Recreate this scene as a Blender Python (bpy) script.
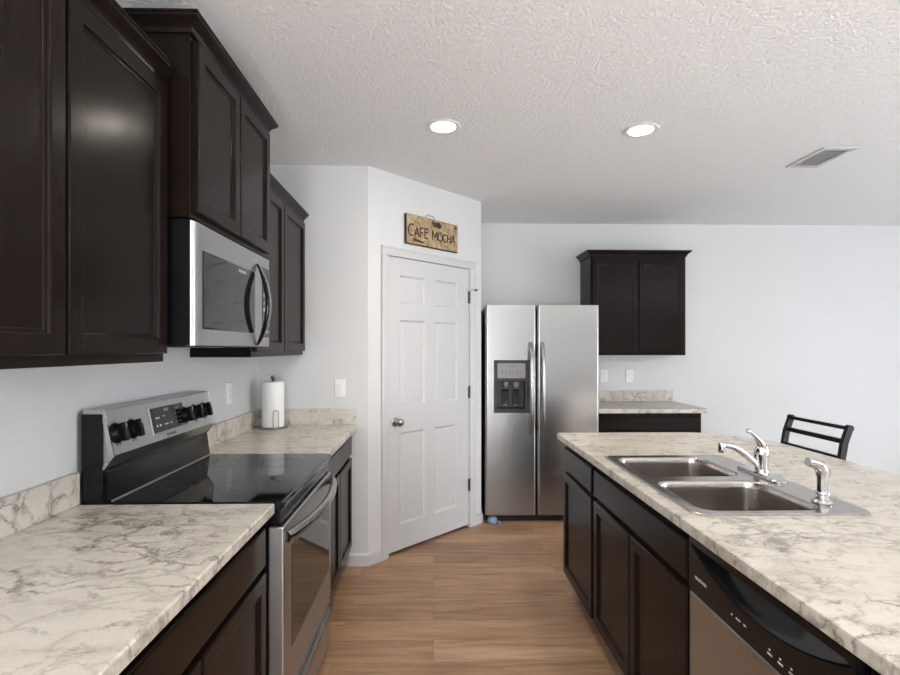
import bpy, bmesh, math, random
from mathutils import Vector, Matrix

for o in list(bpy.data.objects):
    bpy.data.objects.remove(o)
SC = bpy.context.scene
COL = SC.collection
PI = math.pi

# ------------------------------------------------------------------ camera, world, lights, exposure
CAM_H = 1.405
cam_d = bpy.data.cameras.new('camera')
cam_d.sensor_width = 36.0
cam_d.sensor_fit = 'HORIZONTAL'
cam_d.lens = 517.0 / 900.0 * 36.0
cam_d.shift_x = 5.13 / 900.0
cam_d.shift_y = 11.0 / 900.0
cam_d.clip_start = 0.02
cam = bpy.data.objects.new('camera', cam_d)
COL.objects.link(cam)
cam.location = (0, 0, CAM_H)
cam.rotation_euler = (PI / 2, 0, -math.atan(0.022))
SC.camera = cam

world = bpy.data.worlds.new('sky')
SC.world = world
world.use_nodes = True
wn = world.node_tree.nodes
wn['Background'].inputs[0].default_value = (0.88, 0.94, 1.0, 1)
wn['Background'].inputs[1].default_value = 3.3

vs = SC.view_settings
vs.view_transform = 'Standard'
vs.look = 'None'
vs.gamma = 1.0
vs.use_curve_mapping = False
vs.exposure = -0.16

H = 2.589                 # ceiling height
WL = -1.13                # left wall plane
YB = 4.88                 # back wall plane
XR = 8.5                  # right wall plane (outside the frame)
YR = -6.5                 # rear wall plane (behind the camera)


def area_light(name, loc, rot, sx, sy, power, color, spread=PI, shape='RECTANGLE'):
    d = bpy.data.lights.new(name, 'AREA')
    d.shape = shape
    d.size = sx
    if shape in ('RECTANGLE', 'ELLIPSE'):
        d.size_y = sy
    d.energy = power
    d.color = color
    d.spread = spread
    o = bpy.data.objects.new(name, d)
    COL.objects.link(o)
    o.location = loc
    o.rotation_euler = rot
    return o


DAY = (0.86, 0.93, 1.0)
WARM = (1.0, 0.86, 0.69)
FILL_TINT = (0.92, 0.96, 1.0)  # tint of the added ceiling fill uplights
FILL_POWER = 145
FAR_FILL_POWER = 95  # added unseen cans behind the camera, far stronger than those in view
LAMP_POWER = 3.4
R_POWER = 390
B_POWER = 360
# daylight through the sliding glass door in the right wall and the window in the rear wall
area_light('daylight_right', (XR + 0.35, -0.9, 1.15), (0, PI / 2, 0), 2.1, 2.7, R_POWER, DAY)
area_light('daylight_rear', (-0.25, YR - 0.35, 1.15), (PI / 2, 0, 0), 1.7, 2.1, B_POWER, DAY)
# lamps in the recessed ceiling cans (two in view, the others unseen, added to brighten the ceiling)
CANS = [(0.053, 2.757), (1.124, 2.777), (0.053, 0.75), (1.124, 0.75), (0.6, -2.2), (3.6, -2.2)]


# ------------------------------------------------------------------ materials
def rgb(r, g, b):
    f = lambda c: (c / 255 / 12.92) if c / 255 <= 0.04045 else ((c / 255 + 0.055) / 1.055) ** 2.4
    return (f(r), f(g), f(b), 1)


class NT:
    def __init__(self, name):
        self.m = bpy.data.materials.new(name)
        self.m.use_nodes = True
        self.t = self.m.node_tree
        self.b = self.t.nodes['Principled BSDF']

    def n(self, typ, ins=None, **kw):
        nd = self.t.nodes.new(typ)
        for k, v in kw.items():
            setattr(nd, k, v)
        for k, v in (ins or {}).items():
            self.put(nd.inputs[k], v)
        return nd

    def put(self, sock, v):
        if isinstance(v, bpy.types.NodeSocket):
            self.t.links.new(v, sock)
        else:
            sock.default_value = v

    def set(self, **kw):
        for k, v in kw.items():
            self.put(self.b.inputs[k.replace('_', ' ')], v)

    def ramp(self, fac, stops, interp='LINEAR'):
        r = self.n('ShaderNodeValToRGB', {'Fac': fac})
        e = r.color_ramp.elements
        r.color_ramp.interpolation = interp
        while len(e) < len(stops):
            e.new(0.5)
        for el, (p, c) in zip(e, stops):
            el.position = p
            el.color = c if len(c) == 4 else (*c, 1)
        return r.outputs['Color']

    def mix(self, fac, a, b, blend='MIX'):
        m = self.n('ShaderNodeMix', data_type='RGBA', blend_type=blend)
        self.put(m.inputs['Factor'], fac)
        self.put(m.inputs['A'], a)
        self.put(m.inputs['B'], b)
        return m.outputs['Result']

    def math(self, op, a, b=0.0, c=0.0):
        m = self.n('ShaderNodeMath', operation=op)
        self.put(m.inputs[0], a)
        self.put(m.inputs[1], b)
        self.put(m.inputs[2], c)
        return m.outputs[0]

    def pos(self, scale=(1, 1, 1), rot=(0, 0, 0)):
        g = self.n('ShaderNodeNewGeometry')
        mp = self.n('ShaderNodeMapping', {'Vector': g.outputs['Position'], 'Scale': scale, 'Rotation': rot})
        return mp.outputs[0]

    def obj(self, scale=(1, 1, 1), rot=(0, 0, 0)):
        g = self.n('ShaderNodeTexCoord')
        mp = self.n('ShaderNodeMapping', {'Vector': g.outputs['Object'], 'Scale': scale, 'Rotation': rot})
        return mp.outputs[0]

    def noise(self, vec, scale, detail=4, rough=0.55, dist=0.0):
        return self.n('ShaderNodeTexNoise', {'Vector': vec, 'Scale': scale, 'Detail': detail, 'Roughness': rough,
                                             'Distortion': dist}).outputs['Fac']

    def bump(self, height, strength, dist=0.01):
        self.set(Normal=self.n('ShaderNodeBump', {'Height': height, 'Strength': strength, 'Distance': dist}).outputs[0])


def plain(name, col, rough=0.5, metal=0.0, spec=0.5, coat=0.0, var=0.0, emit=None):
    t = NT(name)
    c = col if len(col) == 4 else (*col, 1)
    if var:
        nz = t.noise(t.obj(), 30, 3)
        lo = tuple(x * (1 - var) for x in c[:3]) + (1,)
        hi = tuple(min(1, x * (1 + var)) for x in c[:3]) + (1,)
        t.set(Base_Color=t.ramp(nz, [(0.3, lo), (0.7, hi)]))
    else:
        t.set(Base_Color=c)
    t.set(Roughness=rough, Metallic=metal, Specular_IOR_Level=spec, Coat_Weight=coat)
    if emit:
        t.set(Emission_Color=emit[0], Emission_Strength=emit[1])
    return t.m


M = {}


def make_materials():
    t = NT('wall_paint')
    nz = t.noise(t.pos(), 2.0, 2)
    t.set(Base_Color=t.ramp(nz, [(0.3, (0.655, 0.655, 0.655, 1)), (0.7, (0.675, 0.675, 0.675, 1))]), Roughness=0.62,
          Specular_IOR_Level=0.25)
    t.bump(t.noise(t.pos(), 160, 3), 0.10, 0.004)
    M['wall'] = t.m

    t = NT('ceiling_texture')
    v = t.pos()
    a = t.noise(v, 66, 5, 0.6, 0.4)
    b = t.n('ShaderNodeTexVoronoi', {'Vector': v, 'Scale': 78}, feature='SMOOTH_F1').outputs['Distance']
    hgt = t.math('ADD', t.ramp(a, [(0.42, (0, 0, 0)), (0.56, (1, 1, 1))]), t.math('MULTIPLY', b, 0.8))
    t.set(Base_Color=(0.925, 0.925, 0.925, 1), Roughness=0.85, Specular_IOR_Level=0.15)
    t.bump(hgt, 0.5, 0.0085)
    M['ceiling'] = t.m

    t = NT('white_trim_paint')
    t.set(Base_Color=(0.58, 0.58, 0.58, 1), Roughness=0.38, Specular_IOR_Level=0.4)
    t.bump(t.noise(t.obj((1, 1, 0.08)), 150, 2), 0.03, 0.002)
    M['trim'] = t.m

    # wood plank floor, planks run along x
    t = NT('wood_plank_floor')
    v = t.pos()
    br = t.n('ShaderNodeTexBrick', {'Vector': v, 'Color1': (0, 0, 0, 1), 'Color2': (1, 1, 1, 1), 'Mortar': (0.5, 0.5, 0.5, 1), 'Scale': 1.0,
                                    'Mortar Size': 0.0009, 'Mortar Smooth': 0.0, 'Bias': 0.0, 'Brick Width': 1.22,
                                    'Row Height': 0.178})
    br.offset = 0.37
    br.offset_frequency = 2
    br.squash = 1.0
    off = t.n('ShaderNodeVectorMath', {0: v}, operation='ADD')
    sc = t.n('ShaderNodeVectorMath', {0: br.outputs['Color'], 1: (7.0, 13.0, 5.0)}, operation='MULTIPLY')
    t.put(off.inputs[1], sc.outputs[0])
    gm = t.n('ShaderNodeMapping', {'Vector': off.outputs[0], 'Scale': (1.3, 13.0, 1.0)}).outputs[0]
    g1 = t.noise(gm, 1.6, 6, 0.62, 0.9)
    gm2 = t.n('ShaderNodeMapping', {'Vector': off.outputs[0], 'Scale': (2.0, 60.0, 1.0)}).outputs[0]
    g2 = t.noise(gm2, 2.0, 4, 0.6)
    base = t.ramp(g1, [(0.25, (0.235, 0.136, 0.078)), (0.42, (0.365, 0.222, 0.132)), (0.60, (0.475, 0.298, 0.185)), (0.8, (0.56, 0.372, 0.240))])
    fine = t.ramp(g2, [(0.3, (0.80, 0.78, 0.76)), (0.65, (1.0, 1.0, 1.0))])
    c = t.mix(1.0, base, fine, 'MULTIPLY')
    tint = t.ramp(br.outputs['Color'], [(0.0, (0.80, 0.78, 0.76)), (0.5, (1.0, 0.98, 0.95)), (1.0, (1.12, 1.13, 1.14))])
    c = t.mix(1.0, c, tint, 'MULTIPLY')
    c = t.mix(t.math('MULTIPLY', br.outputs['Fac'], 0.75), c, (0.10, 0.05, 0.03, 1))
    t.set(Base_Color=c, Roughness=t.math('MULTIPLY_ADD', g2, 0.12, 0.34), Specular_IOR_Level=0.45)
    t.bump(t.math('SUBTRACT', t.math('MULTIPLY', g2, 0.2), br.outputs['Fac']), 0.15, 0.001)
    M['floor'] = t.m

    # espresso stained wood
    t = NT('espresso_wood')
    v = t.obj((1, 1, 0.12))
    g = t.noise(v, 40, 5, 0.6, 0.4)
    cl = t.noise(t.obj(), 5, 3)
    c = t.ramp(g, [(0.3, (0.0098, 0.0066, 0.0052)), (0.7, (0.0122, 0.0082, 0.0065))])
    c = t.mix(1.0, c, t.ramp(cl, [(0.3, (0.95, 0.95, 0.95)), (0.7, (1.05, 1.04, 1.03))]), 'MULTIPLY')
    t.set(Base_Color=c, Roughness=t.math('MULTIPLY_ADD', g, 0.03, 0.20), Specular_IOR_Level=0.10)
    M['wood'] = t.m
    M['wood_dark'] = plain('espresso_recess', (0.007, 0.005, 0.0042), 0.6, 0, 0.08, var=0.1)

    # marble look laminate
    t = NT('marble_laminate')
    v = t.pos()
    wz = t.n('ShaderNodeTexNoise', {'Vector': v, 'Scale': 4.0, 'Detail': 6, 'Roughness': 0.66})
    wm = t.n('ShaderNodeVectorMath', {0: wz.outputs['Color'], 1: (0.26, 0.26, 0.26)}, operation='MULTIPLY')
    vv = t.n('ShaderNodeVectorMath', {0: v, 1: wm.outputs[0]}, operation='ADD').outputs[0]
    vm = t.n('ShaderNodeMapping', {'Vector': vv, 'Rotation': (0.3, 0.2, math.radians(32)), 'Scale': (0.9, 2.1, 1.3)}).outputs[0]
    e1 = t.n('ShaderNodeTexVoronoi', {'Vector': vm, 'Scale': 8.5}, feature='DISTANCE_TO_EDGE').outputs['Distance']
    e2 = t.n('ShaderNodeTexVoronoi', {'Vector': vm, 'Scale': 21.0}, feature='DISTANCE_TO_EDGE').outputs['Distance']
    v1 = t.ramp(e1, [(0.0, (1, 1, 1)), (0.035, (0.6, 0.6, 0.6)), (0.13, (0, 0, 0))])
    v2 = t.ramp(e2, [(0.0, (1, 1, 1)), (0.07, (0.5, 0.5, 0.5)), (0.20, (0, 0, 0))])
    msk = t.ramp(t.noise(vm, 2.2, 3, 0.55), [(0.38, (0, 0, 0)), (0.58, (1, 1, 1))])
    msk2 = t.ramp(t.noise(vm, 3.6, 5, 0.7), [(0.46, (0, 0, 0)), (0.62, (1, 1, 1))])
    fadev = t.ramp(t.noise(v, 16, 5, 0.72), [(0.36, (0.05, 0.05, 0.05)), (0.60, (1, 1, 1))])
    a1 = t.math('MULTIPLY', t.math('MULTIPLY', v1, t.math('MULTIPLY_ADD', msk, 0.8, 0.2)), fadev)
    a2 = t.math('MULTIPLY', t.math('MULTIPLY', v2, msk2), fadev)
    vein = t.math('MINIMUM', t.math('ADD', a1, t.math('MULTIPLY', a2, 0.9)), 0.92)
    cloud = t.ramp(t.noise(vm, 3.2, 5, 0.6), [(0.30, (0.49, 0.452, 0.395)), (0.46, (0.60, 0.560, 0.495)), (0.7, (0.655, 0.615, 0.55))])
    gry = t.ramp(t.noise(v, 6.0, 4, 0.6), [(0.35, (0.105, 0.088, 0.076)), (0.65, (0.200, 0.178, 0.160))])
    t.set(Base_Color=t.mix(vein, cloud, gry), Roughness=0.28, Specular_IOR_Level=0.5)
    M['marble'] = t.m

    def steel(name, axis, col=(0.345, 0.34, 0.335), rough=0.25):
        t = NT(name)
        sc = {'x': (2, 260, 260), 'z': (260, 260, 2), 'y': (260, 2, 260)}[axis]
        nz = t.noise(t.obj(sc), 1.0, 3, 0.6)
        t.set(Base_Color=t.mix(nz, tuple(k * 0.985 for k in col) + (1,), tuple(k * 1.015 for k in col) + (1,)), Metallic=1.0,
              Roughness=t.math('MULTIPLY_ADD', nz, 0.03, rough - 0.015))
        return t.m
    M['steel'] = steel('brushed_steel', 'z')
    M['steel_h'] = steel('brushed_steel_horizontal', 'x')
    M['steel_pale'] = steel('brushed_steel_appliance', 'x', (0.44, 0.445, 0.45), 0.34)
    M['sink'] = steel('satin_sink_steel', 'x', (0.46, 0.43, 0.40), 0.24)
    M['chrome'] = plain('chrome', (0.58, 0.58, 0.59), 0.07, 1.0)
    M['nickel'] = plain('satin_nickel', (0.40, 0.39, 0.38), 0.28, 1.0)
    M['black_glass'] = plain('black_glass', (0.005, 0.005, 0.006), 0.04, 0, 0.36)
    M['smoked_glass'] = plain('smoked_oven_glass', (0.010, 0.009, 0.009), 0.05, 0, 0.5)
    M['black'] = plain('black_plastic', (0.004, 0.004, 0.0045), 0.36, 0, 0.2, var=0.1)
    M['black_gloss'] = plain('gloss_black_enamel', (0.005, 0.005, 0.006), 0.14, 0, 0.28, var=0.08)
    M['black_metal'] = plain('black_powder_coated_metal', (0.010, 0.010, 0.011), 0.38, 0.2, var=0.1)
    M['dark_grey'] = plain('dark_grey_plastic', (0.022, 0.022, 0.023), 0.35, 0, 0.35, var=0.08)
    M['mid_grey'] = plain('grey_plastic', (0.21, 0.20, 0.19), 0.35, 0.3, var=0.04)
    M['white_plastic'] = plain('white_plastic', (0.82, 0.82, 0.82), 0.3, var=0.02)
    M['slot'] = plain('socket_slot', (0.05, 0.05, 0.05), 0.5, var=0.1)
    M['print_white'] = plain('white_print', (0.62, 0.62, 0.64), 0.5, var=0.02)
    M['print_dark'] = plain('dark_print', (0.05, 0.05, 0.055), 0.5, var=0.05)
    M['vent_grey'] = plain('vent_grille_grey', (0.55, 0.55, 0.55), 0.6, var=0.04)  # grey of the louvres and their backing
    M['hinge'] = plain('dark_nickel', (0.09, 0.088, 0.085), 0.35, 0.9)
    M['blue_grey'] = plain('blue_grey_plastic', (0.17, 0.25, 0.37), 0.35, var=0.1)
    M['glow'] = plain('lamp_lens', (1, 1, 1), 0.4, emit=((1.0, 0.92, 0.80, 1), 105.0))

    t = NT('paper_towel')
    t.set(Base_Color=(0.84, 0.84, 0.83, 1), Roughness=0.9, Specular_IOR_Level=0.1)
    t.bump(t.n('ShaderNodeTexVoronoi', {'Vector': t.obj(), 'Scale': 110}).outputs['Distance'], 0.25, 0.002)
    M['paper'] = t.m

    t = NT('reflector_rug_pile')  # pale pile of the added light-bouncing rugs
    nz = t.noise(t.pos(), 220, 3)
    t.set(Base_Color=t.ramp(nz, [(0.3, (0.68, 0.69, 0.71, 1)), (0.7, (0.76, 0.77, 0.79, 1))]), Roughness=0.95, Specular_IOR_Level=0.1)
    t.bump(nz, 0.4, 0.004)
    M['reflector'] = t.m

    t = NT('aged_sign_board')
    v = t.obj()
    a = t.noise(v, 9, 6, 0.75, 1.2)
    b = t.noise(v, 24, 4, 0.7)
    c = t.ramp(a, [(0.25, (0.20, 0.14, 0.085)), (0.42, (0.40, 0.275, 0.15)), (0.58, (0.52, 0.39, 0.23)), (0.75, (0.36, 0.30, 0.235))])
    c = t.mix(1.0, c, t.ramp(b, [(0.35, (0.50, 0.46, 0.43)), (0.58, (1.05, 1.05, 1.0))]), 'MULTIPLY')
    t.set(Base_Color=c, Roughness=0.55)
    M['sign'] = t.m
    M['sign_edge'] = plain('sign_dark_edge', (0.02, 0.014, 0.01), 0.5, var=0.15)
    M['sign_ink'] = plain('sign_brown_ink', (0.028, 0.016, 0.008), 0.6, var=0.2)
    M['sign_stain'] = plain('sign_faded_ink', (0.085, 0.055, 0.03), 0.6, var=0.4)

    t = NT('window_glass')
    tr = t.n('ShaderNodeBsdfTransparent')
    gl = t.n('ShaderNodeBsdfGlossy', {'Roughness': 0.02})
    mx = t.n('ShaderNodeMixShader', {'Fac': 0.06})
    t.put(mx.inputs[1], tr.outputs[0])
    t.put(mx.inputs[2], gl.outputs[0])
    t.put(t.t.nodes['Material Output'].inputs['Surface'], mx.outputs[0])
    M['pane'] = t.m


make_materials()


# ------------------------------------------------------------------ mesh builder
def weighted(o):
    w = o.modifiers.new('normals', 'WEIGHTED_NORMAL')
    w.keep_sharp = True
    w.weight = 80


class MB:
    def __init__(self):
        self.bm = bmesh.new()
        self.mats = []

    def mi(self, key):
        m = M[key]
        if m not in self.mats:
            self.mats.append(m)
        return self.mats.index(m)

    def _paint(self, faces, key):
        i = self.mi(key)
        for f in faces:
            f.material_index = i

    def box(self, x0, x1, y0, y1, z0, z1, mat, bev=0.0, seg=2, only=None):
        r = bmesh.ops.create_cube(self.bm, size=1.0)
        vs_ = r['verts']
        for v in vs_:
            v.co = Vector((x0 + (v.co.x + 0.5) * (x1 - x0), y0 + (v.co.y + 0.5) * (y1 - y0), z0 + (v.co.z + 0.5) * (z1 - z0)))
        fs = {f for v in vs_ for f in v.link_faces}
        self._paint(fs, mat)
        if bev:
            es = {e for v in vs_ for e in v.link_edges}
            if only:
                es = {e for e in es if only(e)}
            bmesh.ops.bevel(self.bm, geom=list(es), offset=bev, segments=seg, affect='EDGES', profile=0.5)
        return self

    def loft(self, loops, mat, close=True, cap0=True, cap1=True):
        bm = self.bm
        rows = [[bm.verts.new(Vector(p)) for p in lp] for lp in loops]
        fs = []
        n = len(rows[0])
        rng = range(n) if close else range(n - 1)
        for a, b in zip(rows, rows[1:]):
            for i in rng:
                j = (i + 1) % n
                fs.append(bm.faces.new((a[i], a[j], b[j], b[i])))
        if cap0:
            fs.append(bm.faces.new(list(reversed(rows[0]))))
        if cap1:
            fs.append(bm.faces.new(rows[-1]))
        self._paint(fs, mat)
        return self

    def tube(self, pts, r, mat, seg=12, flat=1.0, up=None):
        pts = [Vector(p) for p in pts]
        n = len(pts)
        rr = r if isinstance(r, (list, tuple)) else [r] * n
        tang = []
        for i in range(n):
            a = pts[max(0, i - 1)]
            b = pts[min(n - 1, i + 1)]
            tang.append((b - a).normalized())
        ref = Vector(up) if up else (Vector((0, 0, 1)) if abs(tang[0].z) < 0.9 else Vector((1, 0, 0)))
        u = (ref - tang[0] * ref.dot(tang[0])).normalized()
        loops = []
        for i in range(n):
            u = (u - tang[i] * u.dot(tang[i])).normalized()
            w = tang[i].cross(u)
            loops.append([pts[i] + (u * math.cos(2 * PI * k / seg) * flat + w * math.sin(2 * PI * k / seg)) * rr[i] for k in range(seg)])
        return self.loft(loops, mat)

    def cyl(self, p0, p1, r, mat, seg=24, r2=None):
        return self.tube([p0, p1], [r, r if r2 is None else r2], mat, seg)

    def lathe(self, prof, c, mat, seg=24, axis='z', cap0=True, cap1=True):
        loops = []
        for r, h in prof:
            lp = []
            for k in range(seg):
                a = 2 * PI * k / seg
                p = Vector((r * math.cos(a), r * math.sin(a), h))
                if axis == 'y':
                    p = Vector((p.x, -p.z, p.y))
                elif axis == 'x':
                    p = Vector((p.z, p.x, p.y))
                lp.append(Vector(c) + p)
            loops.append(lp)
        return self.loft(loops, mat, True, cap0, cap1)

    def prism(self, poly, axis, a, b, mat):
        def P(p, t):
            return {'x': (t, p[0], p[1]), 'y': (p[0], t, p[1]), 'z': (p[0], p[1], t)}[axis]
        return self.loft([[P(p, a) for p in poly], [P(p, b) for p in poly]], mat)

    def sweep(self, path, prof, mat, closed=False):
        """path: 2D points in x, y; prof: (out, z), out to the right of the path; mitred corners."""
        pts = [Vector(p) for p in path]
        n = len(pts)
        loops = []
        for i in range(n):
            ds = []
            if i > 0 or closed:
                ds.append((pts[i] - pts[i - 1]).normalized())
            if i < n - 1 or closed:
                ds.append((pts[(i + 1) % n] - pts[i]).normalized())
            ns = [Vector((d.y, -d.x)) for d in ds]
            if len(ns) == 2:
                mm = ns[0] + ns[1]
                mm = mm / (1 + ns[0].dot(ns[1]))
            else:
                mm = ns[0]
            loops.append([(pts[i].x + mm.x * o, pts[i].y + mm.y * o, z) for o, z in prof])
        if closed:
            loops.append(loops[0])
        return self.loft(loops, mat, True, not closed, not closed)

    def panel(self, x0, x1, z0, z1, steps, y_back, mat):
        """A slab facing -y: nested rectangles (inset, y) from the back edge to the centre."""
        def rect(i, y):
            return [(x0 + i, y, z0 + i), (x1 - i, y, z0 + i), (x1 - i, y, z1 - i), (x0 + i, y, z1 - i)]
        return self.loft([rect(0, y_back)] + [rect(i, y) for i, y in steps], mat)

    def text(self, s, size, mat, mtx, depth=0.0006, align='CENTER'):
        cu = bpy.data.curves.new('lettering', 'FONT')
        cu.body = s
        cu.size = size
        cu.align_x = align
        cu.align_y = 'CENTER'
        cu.extrude = depth
        cu.resolution_u = 2
        ob = bpy.data.objects.new('lettering', cu)
        COL.objects.link(ob)
        dg = bpy.context.evaluated_depsgraph_get()
        me = bpy.data.meshes.new_from_object(ob.evaluated_get(dg))
        bpy.data.objects.remove(ob)
        bpy.data.curves.remove(cu)
        me.transform(mtx)
        before = set(self.bm.faces)
        self.bm.from_mesh(me)
        self._paint([f for f in self.bm.faces if f not in before], mat)
        bpy.data.meshes.remove(me)
        return self

    def build(self, name, parent=None, smooth=True, angle=35, recalc=True):
        bm = self.bm
        if recalc:
            bmesh.ops.recalc_face_normals(bm, faces=bm.faces[:])
        if smooth:
            lim = math.radians(angle)
            for f in bm.faces:
                f.smooth = True
            for e in bm.edges:
                e.smooth = len(e.link_faces) == 2 and e.calc_face_angle(0) < lim
        me = bpy.data.meshes.new(name)
        bm.to_mesh(me)
        bm.free()
        for m in self.mats:
            me.materials.append(m)
        o = bpy.data.objects.new(name, me)
        COL.objects.link(o)
        if parent is not None:
            o.parent = parent
        if smooth:
            weighted(o)
        return o


def cut(o, cutter_mb):
    """Subtract a cutter from o and keep the result as o's own mesh."""
    c = cutter_mb.build('cutter')
    c.parent = o.parent
    m = o.modifiers.new('cut', 'BOOLEAN')
    m.operation = 'DIFFERENCE'
    m.object = c
    m.solver = 'EXACT'
    bpy.context.view_layer.update()
    dg = bpy.context.evaluated_depsgraph_get()
    me = bpy.data.meshes.new_from_object(o.evaluated_get(dg))
    o.modifiers.clear()
    bm = bmesh.new()
    bm.from_mesh(me)
    for e in bm.edges:
        e.smooth = len(e.link_faces) == 2 and e.calc_face_angle(0) < math.radians(35)
    for f in bm.faces:
        f.smooth = True
    bm.to_mesh(me)
    bm.free()
    weighted(o)
    old = o.data
    o.data = me
    bpy.data.meshes.remove(old)
    bpy.data.objects.remove(c)
    return o


def tag(o, label=None, cat=None, group=None, kind=None):
    if label:
        o['label'] = label
    if cat:
        o['category'] = cat
    if group:
        o['group'] = group
    if kind:
        o['kind'] = kind
    return o


def thing(name, label, cat, loc, rz=0.0, group=None):
    o = bpy.data.objects.new(name, None)
    o.empty_display_size = 0.1
    COL.objects.link(o)
    o.location = loc
    o.rotation_euler = (0, 0, rz)
    return tag(o, label, cat, group)


def copy_tree(o, label, loc, rz=None):
    c = o.copy()
    COL.objects.link(c)
    c.location = loc
    if rz is not None:
        c.rotation_euler = (0, 0, rz)
    c['label'] = label
    for ch in list(o.children):
        d = ch.copy()
        COL.objects.link(d)
        d.parent = c
        for g in list(ch.children):
            e = g.copy()
            COL.objects.link(e)
            e.parent = d
    return c


def struct(name, mb, label=None, smooth=True):
    return tag(mb.build(name, smooth=smooth), label, None, None, 'structure')


def arc(cx, cy, r, a0, a1, n):
    return [(cx + r * math.cos(math.radians(a0 + (a1 - a0) * i / n)), cy + r * math.sin(math.radians(a0 + (a1 - a0) * i / n))) for i in range(n + 1)]


def rrect(x0, x1, y0, y1, r, n=6):
    return (arc(x1 - r, y1 - r, r, 0, 90, n) + arc(x0 + r, y1 - r, r, 90, 180, n) + arc(x0 + r, y0 + r, r, 180, 270, n) + arc(x1 - r, y0 + r, r, 270, 360, n))


LEFT = PI / 2       # things on the left wall face +x
ISLE = -PI / 2      # things in the island face -x

# ------------------------------------------------------------------ the setting
P0 = (-0.425, 3.36)
P1 = (0.385, 4.17)
WANG = math.hypot(P1[0] - P0[0], P1[1] - P0[1])

struct('floor', MB().box(WL - 0.15, XR + 0.15, YR - 0.15, YB + 0.15, -0.1, 0.0, 'floor'))
struct('ceiling', MB().box(WL - 0.15, XR + 0.15, YR - 0.15, YB + 0.15, H, H + 0.1, 'ceiling'))
struct('wall_left', MB().box(WL - 0.12, WL, YR, YB, 0, H, 'wall'))
struct('wall_back', MB().box(WL - 0.12, XR + 0.12, YB, YB + 0.12, 0, H, 'wall'))
# rear wall with a wide window opening
wz0, wz1 = 0.12, 2.10
struct('wall_rear', MB().box(WL - 0.12, -0.95, YR - 0.12, YR, 0, H, 'wall').box(0.45, XR + 0.12, YR - 0.12, YR, 0, H, 'wall')
       .box(-0.95, 0.45, YR - 0.12, YR, 0, wz0, 'wall').box(-0.95, 0.45, YR - 0.12, YR, wz1, H, 'wall'))
# right wall with a sliding glass door opening
struct('wall_right', MB().box(XR, XR + 0.12, YR, -2.3, 0, H, 'wall').box(XR, XR + 0.12, 0.5, YB, 0, H, 'wall')
       .box(XR, XR + 0.12, -2.3, 0.5, wz1, H, 'wall').box(XR, XR + 0.12, -2.3, 0.5, 0, 0.03, 'wall'))


def window(name, ax, a0, a1, z0, z1, at):
    fr = MB()
    w = 0.06

    def bx(u0, u1, zz0, zz1, t0, t1, mat, mb):
        if ax == 'x':
            mb.box(u0, u1, at + t0, at + t1, zz0, zz1, mat, 0.004 if mat == 'trim' else 0)
        else:
            mb.box(at + t0, at + t1, u0, u1, zz0, zz1, mat, 0.004 if mat == 'trim' else 0)
    mid = (a0 + a1) / 2
    bx(a0, a0 + w, z0, z1, -0.04, 0.04, 'trim', fr)
    bx(a1 - w, a1, z0, z1, -0.04, 0.04, 'trim', fr)
    bx(mid - w / 2, mid + w / 2, z0 + w, z1 - w, -0.03, 0.03, 'trim', fr)
    bx(a0 + w, a1 - w, z0, z0 + w, -0.04, 0.04, 'trim', fr)
    bx(a0 + w, a1 - w, z1 - w, z1, -0.04, 0.04, 'trim', fr)
    f = struct(name, fr)
    for u0, u1 in ((a0 + w, mid - w / 2), (mid + w / 2, a1 - w)):
        pn = MB()
        bx(u0, u1, z0 + w, z1 - w, -0.004, 0.004, 'pane', pn)
        p = pn.build('pane')
        p.parent = f
    return f


window('window_1', 'y', -2.3, 0.5, 0.03, wz1, XR + 0.06)
window('window_2', 'x', -0.95, 0.45, wz0, wz1, YR - 0.06)

# pantry: short wall that faces the room, angled wall with the door, side wall behind the fridge
struct('wall_pantry', MB().box(WL, P0[0] - 0.001, P0[1], P0[1] + 0.10, 0, H, 'wall'))
struct('wall_side', MB().box(P1[0] - 0.10, P1[0], P1[1] + 0.001, YB, 0, H, 'wall'))
DU0, DU1, DZ1 = 0.166, 1.004, 2.036
aw = MB()
aw.prism([(0, 0), (DU0, 0), (DU0, 0.10), (0.041, 0.10)], 'z', 0, H, 'wall')
aw.prism([(DU1, 0), (WANG, 0), (WANG - 0.041, 0.10), (DU1, 0.10)], 'z', 0, H, 'wall')
aw.box(DU0, DU1, 0, 0.10, DZ1, H, 'wall')
wa = struct('wall_angled', aw)


def on_angle(o, y=0.0):
    o.location = (P0[0], P0[1], 0)
    o.rotation_euler = (0, 0, PI / 4)
    return o


on_angle(wa)

# door casing
ca = MB()
for u0, u1, e in ((0.109, 0.170, 1), (1.000, 1.061, -1)):
    a, b = (u0, u1) if e > 0 else (u1, u0)
    prof = [(a, 0.0), (a, -0.016), (a + e * 0.012, -0.018), (a + e * 0.020, -0.013), (a + e * 0.046, -0.010), (b - e * 0.003, -0.009), (b, -0.006), (b, 0.0)]
    ca.prism(prof, 'z', 0.0, 2.031 + 0.0, 'trim')
prof = [(2.092, 0.0), (2.092, -0.016), (2.080, -0.018), (2.072, -0.013), (2.046, -0.010), (2.034, -0.009), (2.031, -0.006), (2.031, 0.0)]
ca.prism([(p[1], p[0]) for p in prof], 'x', 0.109, 1.061, 'trim')
# jamb lining
ca.box(DU0, DU0 + 0.005, 0.0, 0.10, 0, DZ1, 'trim')
ca.box(DU1 - 0.005, DU1, 0.0, 0.10, 0, DZ1, 'trim')
ca.box(DU0, DU1, 0.0, 0.10, DZ1 - 0.005, DZ1, 'trim')
on_angle(struct('trim_1', ca))


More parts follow.
